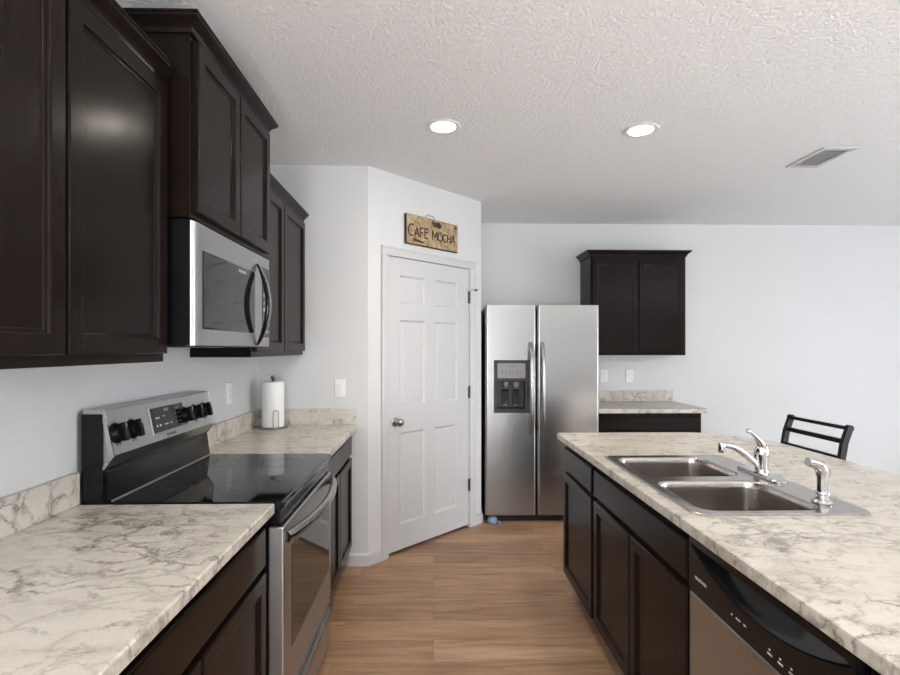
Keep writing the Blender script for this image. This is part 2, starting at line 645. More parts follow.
# six panel door
def make_door():
    mb = MB()
    bm = mb.bm
    x0, x1, z0, z1 = DU0 + 0.008, DU1 - 0.008, 0.022, DZ1 - 0.008
    yf, yb = 0.004, 0.040
    xs = [x0, 0.278, 0.520, 0.622, 0.866, x1]
    zs = [z0, 0.195, 0.825, 1.012, 1.602, 1.714, 1.910, z1]
    V = {}

    def v(x, y, z):
        k = (round(x, 5), round(y, 5), round(z, 5))
        if k not in V:
            V[k] = bm.verts.new(k)
        return V[k]
    fs = []
    for i in range(5):
        for j in range(7):
            a, b, c, d = xs[i], xs[i + 1], zs[j], zs[j + 1]
            if i in (1, 3) and j in (1, 3, 5):
                steps = [(0, yf), (0.004, yf + 0.003), (0.013, yf + 0.011), (0.024, yf + 0.011), (0.046, yf + 0.0035)]
                rows = [[v(a + s, y, c + s), v(b - s, y, c + s), v(b - s, y, d - s), v(a + s, y, d - s)] for s, y in steps]
                for r0, r1 in zip(rows, rows[1:]):
                    for k in range(4):
                        fs.append(bm.faces.new((r0[k], r0[(k + 1) % 4], r1[(k + 1) % 4], r1[k])))
                fs.append(bm.faces.new(rows[-1]))
            else:
                fs.append(bm.faces.new((v(a, yf, c), v(b, yf, c), v(b, yf, d), v(a, yf, d))))
    per = [(x, z0) for x in xs] + [(x1, z) for z in zs[1:]] + [(x, z1) for x in reversed(xs[:-1])] + [(x0, z) for z in reversed(zs[1:-1])]
    for k in range(len(per)):
        a, b = per[k], per[(k + 1) % len(per)]
        fs.append(bm.faces.new((v(b[0], yf, b[1]), v(a[0], yf, a[1]), v(a[0], yb, a[1]), v(b[0], yb, b[1]))))
    fs.append(bm.faces.new([v(a[0], yb, a[1]) for a in per]))
    mb._paint(fs, 'trim')
    d = struct('door_1', mb, 'white six panel pantry door in the angled wall')
    on_angle(d)
    kb = MB()
    kb.lathe([(0.001, 0.0), (0.032, 0.0), (0.033, 0.005), (0.028, 0.010), (0.012, 0.013), (0.011, 0.030), (0.020, 0.036), (0.027, 0.046), (0.028, 0.056), (0.022, 0.066), (0.010, 0.070), (0.001, 0.071)],
             (0.235, yf, 0.905), 'nickel', 28, 'y')
    # the lathe axis points to -y, out of the door
    tag(kb.build('door_knob', d), 'round satin nickel knob')
    for z in (1.805, 1.062, 0.332):
        hb = MB()
        hb.cyl((DU1 - 0.007, -0.006, z - 0.047), (DU1 - 0.007, -0.006, z + 0.047), 0.0075, 'hinge', 12)
        hb.cyl((DU1 - 0.007, -0.006, z + 0.047), (DU1 - 0.007, -0.006, z + 0.054), 0.005, 'hinge', 10)
        hb.box(DU1 - 0.016, DU1 + 0.002, -0.0065, 0.004, z - 0.045, z + 0.045, 'hinge')
        tag(hb.build('hinge', d), 'satin nickel hinge')
    st = MB()
    z = 1.866
    st.lathe([(0.004, -0.006), (0.011, -0.006), (0.011, 0.004), (0.004, 0.004)], (DU1 - 0.007, -0.006, z), 'nickel', 14)
    st.tube([(DU1 - 0.007, -0.012, z), (DU1 + 0.020, -0.028, z), (DU1 + 0.040, -0.032, z)], 0.0035, 'nickel', 8)
    st.cyl((DU1 + 0.038, -0.020, z), (DU1 + 0.046, -0.040, z), 0.008, 'dark_grey', 10)
    st.tube([(DU1 - 0.007, -0.012, z), (DU1 - 0.035, -0.018, z)], 0.0035, 'white_plastic', 8)
    st.cyl((DU1 - 0.045, -0.008, z), (DU1 - 0.040, -0.020, z), 0.010, 'white_plastic', 10)
    tag(st.build('hinge_stop', d), 'hinge pin door stop above the top hinge')


make_door()

BBP = [(0, 0.0), (0.013, 0.0), (0.013, 0.064), (0.009, 0.074), (0.004, 0.080), (0, 0.080)]
s45 = math.sqrt(0.5)
struct('baseboard_pantry', MB().sweep([(-0.553, 3.36), P0, (P0[0] + 0.108 * s45, P0[1] + 0.108 * s45)], BBP, 'trim'))
struct('baseboard_angled', MB().sweep([(P0[0] + 1.062 * s45, P0[1] + 1.062 * s45), P1, (P1[0], P1[1] + 0.25)], BBP, 'trim'))
struct('baseboard_back', MB().sweep([(2.27, YB), (XR, YB)], BBP, 'trim'))

# ------------------------------------------------------------------ cabinets
DOOR_T = 0.020


def shaker(mb, x0, x1, z0, z1, yb):
    """Cabinet door with a recessed centre panel; yb is its back plane."""
    yf = yb - DOOR_T
    r = 0.058
    edge = [(0.005 * (1 - math.cos(math.radians(q))), yf + 0.005 * (1 - math.sin(math.radians(q)))) for q in (0, 30, 60, 90)]
    bead = [(r - 0.014 + 0.006 * math.sin(math.radians(q)), yf + 0.006 * (1 - math.cos(math.radians(q)))) for q in (0, 22, 45, 67, 90)]
    cove = [(r - 0.006, yf + 0.0065), (r - 0.002, yf + 0.0075), (r + 0.001, yf + 0.0105)]
    mb.panel(x0, x1, z0, z1, edge + bead + cove, yb, 'wood')


def slab(mb, x0, x1, z0, z1, yb):
    yf = yb - DOOR_T
    mb.panel(x0, x1, z0, z1, [(0.0, yf + 0.006), (0.003, yf + 0.002), (0.010, yf)], yb, 'wood')


CROWN = [(0.0, -0.052), (0.008, -0.052), (0.010, -0.040), (0.014, -0.034), (0.020, -0.026), (0.030, -0.018), (0.036, -0.014), (0.038, -0.008), (0.042, -0.006), (0.042, 0.0), (0.0, 0.0)]


def wall_cabinet(label, loc, rz, w, d, h, doors, zb, zt, crown, crown_top, fill=0.0):
    t = thing('wall_cabinet', label, 'cabinet', loc, rz, 'dark wall cabinets')
    b = MB()
    b.box(0, w, -d, -0.001, 0, h, 'wood', 0.0015, 1)
    # underside is recessed behind the face frame
    o = b.build('body', t)
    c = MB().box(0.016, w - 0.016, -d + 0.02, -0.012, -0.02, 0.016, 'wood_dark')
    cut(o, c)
    for x0, x1 in doors:
        m = MB()
        shaker(m, x0, x1, zb, zt, -d)
        m.build('door', t)
    k = MB()
    path = {'front': [(0, -d), (w, -d)], 'left': [(0, 0), (0, -d), (w, -d)], 'both': [(0, 0), (0, -d), (w, -d), (w, 0)]}[crown]
    k.sweep(path, [(o_, crown_top + z_) for o_, z_ in CROWN], 'wood')
    k.box(0.0, w, -d, 0, h - 0.001, crown_top - 0.004, 'wood')
    k.build('crown_molding', t)
    return t


wall_cabinet('dark espresso two door wall cabinet nearest the camera, left of the microwave', (WL, 0.775, 1.364), LEFT, 0.862, 0.285, 0.880,
             [(0.014, 0.406), (0.416, 0.850)], 0.025, 0.858, 'front', 0.920)
wall_cabinet('raised espresso two door cabinet directly above the microwave', (WL, 1.657, 1.822), LEFT, 0.758, 0.358, 0.590,
             [(0.018, 0.374), (0.382, 0.744)], 0.020, 0.570, 'both', 0.634)
wall_cabinet('espresso wall cabinet in the corner past the microwave, above the paper towels', (WL, 2.420, 1.364), LEFT, 0.937, 0.285, 0.872,
             [(0.014, 0.458), (0.468, 0.925)], 0.025, 0.846, 'front', 0.906)
wall_cabinet('espresso two door wall cabinet on the back wall, right of the fridge', (1.392, YB - 0.001, 1.345), 0, 0.856, 0.315, 0.876,
             [(0.016, 0.424), (0.432, 0.840)], 0.025, 0.850, 'both', 0.930)


def base_cabinet(label, loc, rz, w, d, doors, drawers, dz=(0.130, 0.700), rz_=(0.722, 0.842), top=0.878, ends=(True, True), open_top=False):
    t = thing('base_cabinet', label, 'cabinet', loc, rz, 'dark base cabinets')
    b = MB()
    th = 0.018
    b.box(0, th, -d, 0, 0.105, top, 'wood')
    b.box(w - th, w, -d, 0, 0.105, top, 'wood')
    b.box(th, w - th, -d + 0.02, -th, 0.105, 0.123, 'wood')
    b.box(th, w - th, -th, 0, 0.105, top, 'wood')
    # face frame
    b.box(th, w - th, -d, -d + 0.02, rz_[1] - 0.012, top, 'wood')
    b.box(th, w - th, -d, -d + 0.02, dz[1] - 0.010, rz_[0] + 0.010, 'wood')
    b.box(th, w - th, -d, -d + 0.02, 0.105, dz[0] + 0.02, 'wood')
    for a in [x1 for _, x1 in doors[:-1]]:
        b.box(a - 0.015, a + 0.025, -d + 0.0005, -d + 0.02, dz[0] + 0.02, dz[1] - 0.010, 'wood')
    if not open_top:
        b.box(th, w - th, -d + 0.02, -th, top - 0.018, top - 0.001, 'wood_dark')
    b.build('body', t)
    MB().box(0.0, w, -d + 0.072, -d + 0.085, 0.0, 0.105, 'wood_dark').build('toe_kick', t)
    for x0, x1 in doors:
        m = MB()
        shaker(m, x0, x1, dz[0], dz[1], -d)
        m.build('door', t)
    for x0, x1 in drawers:
        m = MB()
        slab(m, x0, x1, rz_[0], rz_[1], -d)
        m.build('drawer_front', t)
    return t


XL = WL + 0.001
BD = 0.584     # depth to the face frame on the left run (door fronts at x = -0.525)
base_cabinet('espresso base cabinet under the near left countertop, before the range', (XL, 0.725, 0), LEFT, 0.926, BD,
             [(0.012, 0.458), (0.468, 0.912)], [(0.012, 0.912)])
base_cabinet('espresso base cabinet beside the camera at the near end of the left run', (XL, -0.19, 0), LEFT, 0.912, BD,
             [(0.012, 0.450), (0.460, 0.900)], [(0.012, 0.900)])
base_cabinet('espresso base cabinet in the far left corner, between range and pantry', (XL, 2.421, 0), LEFT, 0.936, BD,
             [(0.012, 0.500), (0.510, 0.925)], [(0.012, 0.925)])
base_cabinet('narrow one door espresso base cabinet at the far end of the island', (1.372, 2.962, 0), ISLE, 0.560, 0.610,
             [(0.016, 0.540)], [(0.016, 0.540)])
base_cabinet('wide two door espresso sink base cabinet in the island, beside the dishwasher', (1.372, 2.400, 0), ISLE, 0.910, 0.610,
             [(0.014, 0.448), (0.456, 0.896)], [(0.014, 0.896)], open_top=True)
base_cabinet('espresso base cabinet against the back wall, right of the fridge', (1.362, YB - 0.001, 0), 0, 0.880, 0.595,
             [(0.014, 0.434), (0.444, 0.866)], [(0.014, 0.866)], top=0.868, rz_=(0.722, 0.835))

# island carcass panels: back panel facing the stools and the near end panel
t = thing('island_cladding', 'dark back and end panel of the island under the countertop overhang', 'panel', (1.374, 0.34, 0), 0)
MB().box(0, 0.02, 0, 2.622, 0, 0.878, 'wood', 0.001, 1).build('back_panel', t)
MB().box(-0.612, -0.001, 0, 0.545, 0, 0.878, 'wood', 0.001, 1).build('end_panel', t)


# ------------------------------------------------------------------ countertops
def edge_prof_box(mb, x0, x1, y0, y1, z0, z1, mat='marble', bev=0.006):
    mb.box(x0, x1, y0, y1, z0, z1, mat, bev, 3)


CT, CB = 0.914, 0.880
XE = -0.503
t = thing('countertop', 'cream grey veined laminate countertop on the left, nearest the camera', 'countertop', (WL, -0.2, CB), 0, 'marble look countertops')
edge_prof_box(m := MB(), 0.0, XE - WL, 0, 1.853, 0, CT - CB)
m.build('top', t)
MB().box(0.0, 0.019, 0, 1.851, CT - CB, 1.016 - CB, 'marble', 0.003, 2).build('backsplash', t)

t = thing('countertop', 'short cream grey veined countertop in the corner past the range, holding paper towels', 'countertop', (WL, 2.419, CB), 0, 'marble look countertops')
edge_prof_box(m := MB(), 0.0, XE - WL + 0.010, 0, 0.940, 0, CT - CB)
m.build('top', t)
MB().box(0.0, 0.019, 0.002, 0.940, CT - CB, 1.016 - CB, 'marble', 0.003, 2).build('backsplash', t)
MB().box(0.0195, XE - WL + 0.004, 0.921, 0.940, CT - CB, 1.016 - CB, 'marble', 0.003, 2).build('backsplash', t)

t = thing('countertop', 'small veined countertop on the back wall, right of the fridge', 'countertop', (1.356, 4.24, 0.868), 0, 'marble look countertops')
edge_prof_box(m := MB(), 0.0, 0.925, 0, YB - 4.24 - 0.001, 0, 0.036)
m.build('top', t)
MB().box(0.0, 0.920, YB - 4.24 - 0.021, YB - 4.24 - 0.001, 0.036, 0.138, 'marble', 0.003, 2).build('backsplash', t)

# island top with one rounded outer corner
IX0, IX1, IY0, IY1 = 0.717, 1.812, 0.30, 3.005
t = thing('island_countertop', 'large cream veined island countertop holding the double sink', 'countertop', (IX0, IY0, CB), 0, 'marble look countertops')
out = [(IX0, IY0), (IX1, IY0)] + [(IX1 - 0.36 + 0.36 * math.cos(math.radians(a)), IY1 - 0.42 + 0.42 * math.sin(math.radians(a))) for a in range(0, 91, 6)]
out += arc(IX0 + 0.025, IY1 - 0.025, 0.025, 90, 180, 5)
cxx, cyy = (IX0 + IX1) / 2, (IY0 + IY1) / 2


def inset(poly, dd):
    n = len(poly)
    res = []
    for i in range(n):
        p0, p1, p2 = (Vector(poly[i - 1]), Vector(poly[i]), Vector(poly[(i + 1) % n]))
        d1, d2 = (p1 - p0).normalized(), (p2 - p1).normalized()
        n1, n2 = Vector((-d1.y, d1.x)), Vector((-d2.y, d2.x))
        mm = (n1 + n2) / (1 + n1.dot(n2))
        res.append((p1.x + mm.x * dd, p1.y + mm.y * dd))
    return res


m = MB()
hz = CT - CB
loops = []
for dd, z in ((0.004, 0.0), (0.0, 0.004), (0.0, hz - 0.007), (0.002, hz - 0.002), (0.007, hz)):
    loops.append([(x - IX0, y - IY0, z) for x, y in inset(out, dd)])
m.loft(loops, 'marble')
island_top = m.build('top', t)
SX0, SX1, SY0, SY1 = 0.766, 1.306, 1.494, 2.330
cut(island_top, MB().box(SX0 + 0.02 - IX0, SX1 - 0.02 - IX0, SY0 + 0.02 - IY0, SY1 - 0.02 - IY0, -0.05, 0.1, 'marble'))

# ------------------------------------------------------------------ sink
sk = thing('kitchen_sink', 'drop-in stainless double bowl sink in the island countertop', 'sink', (SX0, SY0, CT), 0)
SW, SL = SX1 - SX0, SY1 - SY0
m = MB()
loops = []
for dd, z in ((0.0, 0.0005), (0.0, 0.002), (0.005, 0.0062), (0.012, 0.0066), (0.020, 0.0050)):
    loops.append([(x, y, z) for x, y in rrect(dd, SW - dd, dd, SL - dd, 0.035 - dd * 0.5, 6)])
m.loft(loops, 'sink')
rim = m.build('rim', sk)
BOWLS = [(0.036, 0.420, 0.038, 0.382), (0.036, 0.420, 0.452, 0.790)]
for b in BOWLS:
    c = MB()
    c.loft([[(x, y, -0.02) for x, y in rrect(*b, 0.06, 8)], [(x, y, 0.02) for x, y in rrect(*b, 0.06, 8)]], 'sink')
    cut(rim, c)
for b in BOWLS:
    mb = MB()
    x0, x1, y0, y1 = b
    loops = []
    for dd, z, r in ((-0.001, 0.0058, 0.061), (0.003, 0.0048, 0.058), (0.007, 0.0, 0.055), (0.010, -0.02, 0.054), (0.016, -0.14, 0.052), (0.022, -0.162, 0.050), (0.034, -0.174, 0.045), (0.055, -0.179, 0.03)):
        loops.append([(x, y, z) for x, y in rrect(x0 + dd, x1 - dd, y0 + dd, y1 - dd, r, 8)])
    # outer skin so that the bowl has sheet thickness
    for dd, z, r in ((0.054, -0.1815, 0.03), (0.033, -0.1765, 0.045), (0.020, -0.164, 0.05), (0.0135, -0.14, 0.052), (0.0075, -0.02, 0.054), (0.004, -0.001, 0.055)):
        loops.append([(x, y, z) for x, y in rrect(x0 + dd, x1 - dd, y0 + dd, y1 - dd, r, 8)])
    mb.loft(loops[:8], 'sink', cap0=False, cap1=True)
    mb.loft(loops[8:], 'sink', cap0=True, cap1=False)
    bo = mb.build('bowl', sk, recalc=False)
    dr = MB()
    cx, cy = (x0 + x1) / 2, (y0 + y1) / 2
    dr.lathe([(0.001, -0.1775), (0.020, -0.1775), (0.030, -0.1770), (0.040, -0.1755), (0.043, -0.1765), (0.044, -0.1785)], (cx, cy, 0), 'chrome', 28, cap0=False, cap1=False)
    dr.lathe([(0.001, -0.170), (0.006, -0.171), (0.008, -0.177)], (cx, cy, 0), 'chrome', 16, cap1=False)
    dr.build('drain', bo)

# faucet on the deck between bowls and counter back
DZ = CT + 0.0062
fa = thing('faucet', 'chrome single lever faucet on the sink deck', 'faucet', (1.256, 1.955, DZ), 0)
m = MB()
lp = []
for dd, z in ((0.0, 0.0), (0.0, 0.004), (0.004, 0.009), (0.010, 0.0115)):
    lp.append([(x, y, z) for x, y in rrect(-0.029 + dd, 0.029 - dd, -0.128 + dd, 0.128 - dd, 0.0285 - dd, 8)])
m.loft(lp, 'chrome')
m.build('base_plate', fa)
m = MB()
m.lathe([(0.027, 0.010), (0.027, 0.018), (0.0235, 0.024), (0.0235, 0.070), (0.025, 0.076), (0.025, 0.082), (0.024, 0.092), (0.019, 0.106), (0.010, 0.114), (0.001, 0.117)], (0, 0, 0), 'chrome', 28)
m.build('body', fa)
m = MB()
pts, rad = [], []
for i in range(13):
    s = i / 12
    pts.append((-0.020 - 0.155 * s, -0.045 * s, 0.040 + 0.088 * math.sin(s * 1.62) - 0.006 * s))
    rad.append(0.0145 - 0.0035 * s)
m.tube(pts, rad, 'chrome', 14)
e = Vector(pts[-1])
m.lathe([(0.008, 0.012), (0.0125, 0.009), (0.0135, -0.004), (0.0135, -0.022), (0.011, -0.026), (0.001, -0.024)], (e.x - 0.004, e.y - 0.001, e.z), 'chrome', 18)
m.build('spout', fa)
m = MB()
m.tube([(0.010, 0, 0.085), (0.006, 0, 0.110), (-0.006, 0, 0.130), (-0.022, 0, 0.148), (-0.036, 0, 0.160), (-0.046, 0, 0.167)],
       [0.022, 0.020, 0.0155, 0.0105, 0.008, 0.0085], 'chrome', 14, flat=0.8)
m.tube([(-0.044, 0, 0.166), (-0.050, 0, 0.169), (-0.056, 0, 0.171)], [0.0085, 0.010, 0.007], 'chrome', 12)
m.build('lever_handle', fa)

sp = thing('side_sprayer', 'chrome side sprayer standing on the sink corner nearest the camera', 'sprayer', (1.222, 1.600, DZ), 0)
m = MB()
m.lathe([(0.028, 0.0), (0.029, 0.004), (0.025, 0.010), (0.019, 0.014), (0.018, 0.026), (0.022, 0.030), (0.021, 0.036), (0.012, 0.038)], (0, 0, 0), 'chrome', 24)
m.build('holder', sp)
m = MB()
m.tube([(0, 0, 0.030), (0.001, 0, 0.055), (0.002, 0, 0.080), (0.000, 0, 0.100), (-0.010, -0.002, 0.116), (-0.030, -0.004, 0.126), (-0.050, -0.006, 0.130)],
       [0.0135, 0.0155, 0.0165, 0.0185, 0.0180, 0.0150, 0.0135], 'chrome', 16)
m.build('spray_head', sp)
m = MB()
m.tube([(0.019, 0, 0.102), (0.023, 0, 0.094), (0.023, 0, 0.080)], [0.006, 0.0065, 0.004], 'chrome', 10)
m.build('trigger', sp)

# ------------------------------------------------------------------ dishwasher
dw = thing('dishwasher', 'stainless dishwasher with black control panel in the island', 'dishwasher', (1.372, 1.488, 0), ISLE)
WD = 0.598
FY = -0.630      # front plane of the door
m = MB()
m.box(0.004, WD - 0.004, -0.575, -0.02, 0.10, 0.868, 'black')
m.build('tub', dw)
m = MB()
m.box(0.003, WD - 0.003, FY, -0.576, 0.115, 0.706, 'steel_pale', 0.006, 3)
m.build('door', dw)
m = MB()
# control panel front as a height field: a lens shaped pocket below the top edge
z0, z1 = 0.708, 0.866
nx, nz = 72, 44
xa, xb = 0.003, WD - 0.003
grid = []
for j in range(nz + 1):
    row = []
    z = z0 + (z1 - z0) * j / nz
    for i in range(nx + 1):
        x = xa + (xb - xa) * i / nx
        s = (x - WD / 2) / (WD / 2 - 0.012)
        zt = 0.842
        zl = 0.842 - 0.066 * max(0.0, 1 - s * s)
        yy = FY
        if zl < z < zt and abs(s) < 1:
            f = (z - zl) / max(1e-4, (zt - zl))
            dep = 0.030 * min(1.0, (zt - zl) / 0.05)
            yy = FY + dep * min(1.0, f * 1.15) ** 0.7
        row.append(m.bm.verts.new((x, yy, z)))
    grid.append(row)
fs = []
for j in range(nz):
    for i in range(nx):
        fs.append(m.bm.faces.new((grid[j][i], grid[j][i + 1], grid[j + 1][i + 1], grid[j + 1][i])))
bt = [m.bm.verts.new((x, -0.577, z)) for x, z in ((xa, z0), (xb, z0), (xb, z1), (xa, z1))]
fs.append(m.bm.faces.new(list(reversed(bt))))
fs.append(m.bm.faces.new([bt[1], bt[0]] + grid[0]))
fs.append(m.bm.faces.new([bt[3], bt[2]] + list(reversed(grid[-1]))))
fs.append(m.bm.faces.new([bt[0], bt[3]] + [grid[j][0] for j in range(nz, -1, -1)]))
fs.append(m.bm.faces.new([bt[2], bt[1]] + [grid[j][-1] for j in range(nz + 1)]))
m._paint(fs, 'black_gloss')
RXF = Matrix.Rotation(PI / 2, 4, 'X')     # text faces -y
m.text('FRIGIDAIRE', 0.0120, 'print_white', Matrix.Translation((0.068, FY - 0.0004, 0.757)) @ RXF, 0.0003)
for k, x in enumerate((0.215, 0.235, 0.247, 0.266)):
    m.box(x, x + (0.010 if k % 2 else 0.006), FY - 0.0006, FY, 0.742, 0.746, 'print_white')
for k in range(4):
    m.box(0.355 + 0.035 * k, 0.371 + 0.035 * k, FY - 0.0006, FY, 0.728, 0.732, 'print_white')
    m.box(0.360 + 0.035 * k, 0.365 + 0.035 * k, FY - 0.0006, FY, 0.738, 0.742, 'print_white')
m.build('control_panel', dw, angle=50)
MB().box(0.004, WD - 0.004, -0.560, -0.545, 0.0, 0.10, 'black', 0.002, 1).build('toe_kick', dw)

# ------------------------------------------------------------------ range
RW = 0.756
rg = thing('range', 'stainless electric range with black glass cooktop against the left wall', 'range', (-1.112, 1.658, 0), LEFT)


def ry(X):          # world x to the range's own depth axis
    return -(X + 1.112)


m = MB()
m.box(0.002, RW - 0.002, ry(-0.530), 0, 0.035, 0.893, 'black_gloss', 0.002, 1)
for x in (0.03, RW - 0.03):
    for y in (-0.05, -0.54):
        m.cyl((x, y, 0.0), (x, y, 0.036), 0.016, 'black', 12)
m.build('body', rg)
# cooktop
m = MB()
prof = [(ry(-1.045), 0.893), (ry(-0.485), 0.893), (ry(-0.476), 0.898), (ry(-0.474), 0.906), (ry(-0.479), 0.914), (ry(-0.490), 0.9175), (ry(-1.045), 0.9175)]
m.prism(prof, 'x', 0.0, RW, 'black_glass')
for (bx_, by_, r_) in ((0.20, -0.20, 0.078), (0.56, -0.20, 0.078), (0.19, -0.46, 0.105), (0.56, -0.46, 0.090)):
    for rr in (r_, r_ * 0.62):
        m.lathe([(rr - 0.001, 0.9172), (rr - 0.001, 0.9178), (rr + 0.001, 0.9178), (rr + 0.001, 0.9172)], (bx_, by_, 0), 'dark_grey', 40, cap0=False, cap1=False)
m.build('cooktop', rg)
# rear riser and back panel
m = MB()
m.prism([(0, 0.90), (ry(-1.046), 0.90), (ry(-1.046), 1.196), (0, 1.196)], 'x', 0.0, RW, 'black_gloss')
m.prism([(ry(-1.046), 0.918), (ry(-1.026), 0.918), (ry(-1.029), 0.924), (ry(-1.040), 1.008), (ry(-1.046), 1.014)], 'x', 0.012, RW - 0.012, 'black_gloss')
m.prism([(ry(-1.0255), 0.9178), (ry(-1.0225), 0.9178), (ry(-1.0235), 0.9205), (ry(-1.0265), 0.921)], 'x', 0.012, RW - 0.012, 'nickel')
m.build('backguard', rg)
# slanted console
cp = [(ry(-1.046), 1.024), (ry(-1.042), 1.024), (ry(-1.014), 1.064), (ry(-1.044), 1.206), (ry(-1.050), 1.209), (ry(-1.108), 1.209), (ry(-1.108), 1.197), (ry(-1.046), 1.197)]
m = MB()
m.prism(cp, 'x', 0.004, RW - 0.004, 'steel_pale')
for xx in (0.0, RW - 0.005):
    m.prism([(ry(-1.052), 1.020), (ry(-1.040), 1.021), (ry(-1.011), 1.063), (ry(-1.041), 1.209), (ry(-1.052), 1.209), (ry(-1.026), 1.064)], 'x', xx, xx + 0.005, 'chrome')
FN = Vector((0, ry(-1.014) - ry(-1.044), 0))
slope = Vector((0, (ry(-1.044) - ry(-1.014)), 0.142)).normalized()      # up the console face
nrm = Vector((0, -slope.z, slope.y))                                     # out of the face
if nrm.y > 0:
    nrm = -nrm
org = Vector((0, ry(-1.014), 1.064))


def face_mtx(x, s, off=0.0):
    mt = Matrix(((1, 0, 0, 0), (0, slope.y, nrm.y, 0), (0, slope.z, nrm.z, 0), (0, 0, 0, 1)))
    p = org + slope * s + nrm * off
    mt.translation = Vector((x, p.y, p.z))
    return mt


def add_local(mb, mtx, build):
    """Run build(tmp) in console coordinates (x along, y up the face, z out) and merge it."""
    tmp = MB()
    tmp.mats = mb.mats
    build(tmp)
    bmesh.ops.transform(tmp.bm, matrix=mtx, verts=tmp.bm.verts[:])
    me = bpy.data.meshes.new('tmp')
    tmp.bm.to_mesh(me)
    tmp.bm.free()
    mb.bm.from_mesh(me)
    bpy.data.meshes.remove(me)


m.text('FRIGIDAIRE', 0.014, 'print_dark', face_mtx(0.372, 0.012, 0.0003), 0.0002)
for kx in (0.040, 0.129, 0.500, 0.588, 0.676):
    m.text('OFF', 0.0075, 'print_dark', face_mtx(kx, 0.106, 0.0003), 0.0002)
    add_local(m, face_mtx(kx, 0.030, 0), lambda q: q.box(-0.012, -0.004, -0.003, 0.003, 0, 0.0006, 'print_dark').box(0.004, 0.012, -0.003, 0.003, 0, 0.0006, 'print_dark'))
con = m.build('console', rg)
m = MB()


def disp(q):
    q.box(-0.128, 0.128, -0.052, 0.052, 0.0, 0.003, 'steel_pale', 0.001, 1)
    q.box(-0.120, 0.120, -0.046, 0.046, 0.003, 0.0042, 'black_glass')
    for (x, y, w_, h_) in ((-0.098, 0.004, 0.012, 0.006), (-0.082, 0.004, 0.012, 0.006), (-0.098, -0.026, 0.010, 0.008), (-0.076, -0.026, 0.010, 0.008), (-0.040, -0.024, 0.024, 0.004),
                           (0.000, -0.024, 0.014, 0.004), (-0.045, 0.008, 0.014, 0.003), (0.050, -0.010, 0.004, 0.004), (0.066, -0.010, 0.004, 0.004), (0.082, -0.010, 0.004, 0.004),
                           (0.050, -0.026, 0.004, 0.004), (0.066, -0.026, 0.004, 0.004), (0.082, -0.026, 0.004, 0.004), (0.050, 0.008, 0.004, 0.004), (0.066, 0.008, 0.004, 0.004),
                           (0.082, 0.008, 0.004, 0.004), (0.060, 0.028, 0.022, 0.004), (-0.030, 0.026, 0.030, 0.012)):
        q.box(x, x + w_, y, y + h_, 0.0042, 0.0045, 'print_white' if x < 0.03 and h_ < 0.01 else 'mid_grey')


add_local(m, face_mtx(0.372, 0.076, 0), disp)
tag(m.build('display_panel', rg), 'black touch display with white icons')
for kx in (0.040, 0.129, 0.500, 0.588, 0.676):
    m = MB()

    def knob(q):
        q.lathe([(0.001, 0.0), (0.034, 0.0), (0.034, 0.004), (0.030, 0.006), (0.027, 0.018), (0.024, 0.022), (0.001, 0.0225)], (0, 0, 0), 'black', 28)
        q.box(-0.0075, 0.0075, -0.030, 0.030, 0.018, 0.038, 'black', 0.004, 2)
        q.box(-0.0012, 0.0012, 0.012, 0.028, 0.0378, 0.0386, 'print_white')
    add_local(m, face_mtx(kx, 0.068, 0), knob)
    m.build('knob', rg)
# front: vent trim, oven door, drawer
YD = ry(-0.476)
m = MB()
m.box(0.003, RW - 0.003, ry(-0.486), ry(-0.531), 0.842, 0.892, 'black_gloss', 0.004, 2)
m.box(0.03, RW - 0.03, ry(-0.4835), ry(-0.49), 0.851, 0.859, 'steel_h', 0.001, 1)
m.build('vent_trim', rg)
od = MB()
z0, z1 = 0.262, 0.836
od.box(0.003, RW - 0.003, YD, ry(-0.531), z0, z1, 'steel_pale', 0.008, 3)
odo = od.build('oven_door', rg)
m = MB()
wx0, wx1, wz0_, wz1_ = 0.088, RW - 0.052, 0.405, 0.745
m.panel(wx0, wx1, wz0_, wz1_, [(0, YD - 0.0015), (0.003, YD - 0.002), (0.006, YD - 0.0012), (0.010, YD - 0.0012)], YD + 0.004, 'smoked_glass')
m.build('window', odo)
m = MB()
pts = []
for i in range(25):
    s = i / 24
    b_ = math.sin(PI * s) ** 0.75
    pts.append((0.012 + (RW - 0.024) * s, YD - 0.004 - 0.052 * b_, 0.800))
m.tube(pts, 0.0165, 'steel_h', 14, flat=1.15, up=(0, 0, 1))
m.build('handle', odo)
m = MB()
m.box(0.003, RW - 0.003, YD + 0.004, ry(-0.531), 0.050, 0.252, 'steel_pale', 0.006, 2)
dro = m.build('storage_drawer', rg)
m = MB()
m.prism([(YD + 0.004, 0.238), (YD - 0.016, 0.236), (YD - 0.018, 0.228), (YD - 0.012, 0.206), (YD + 0.004, 0.200)], 'x', 0.05, RW - 0.04, 'steel_h')
m.build('handle', dro)

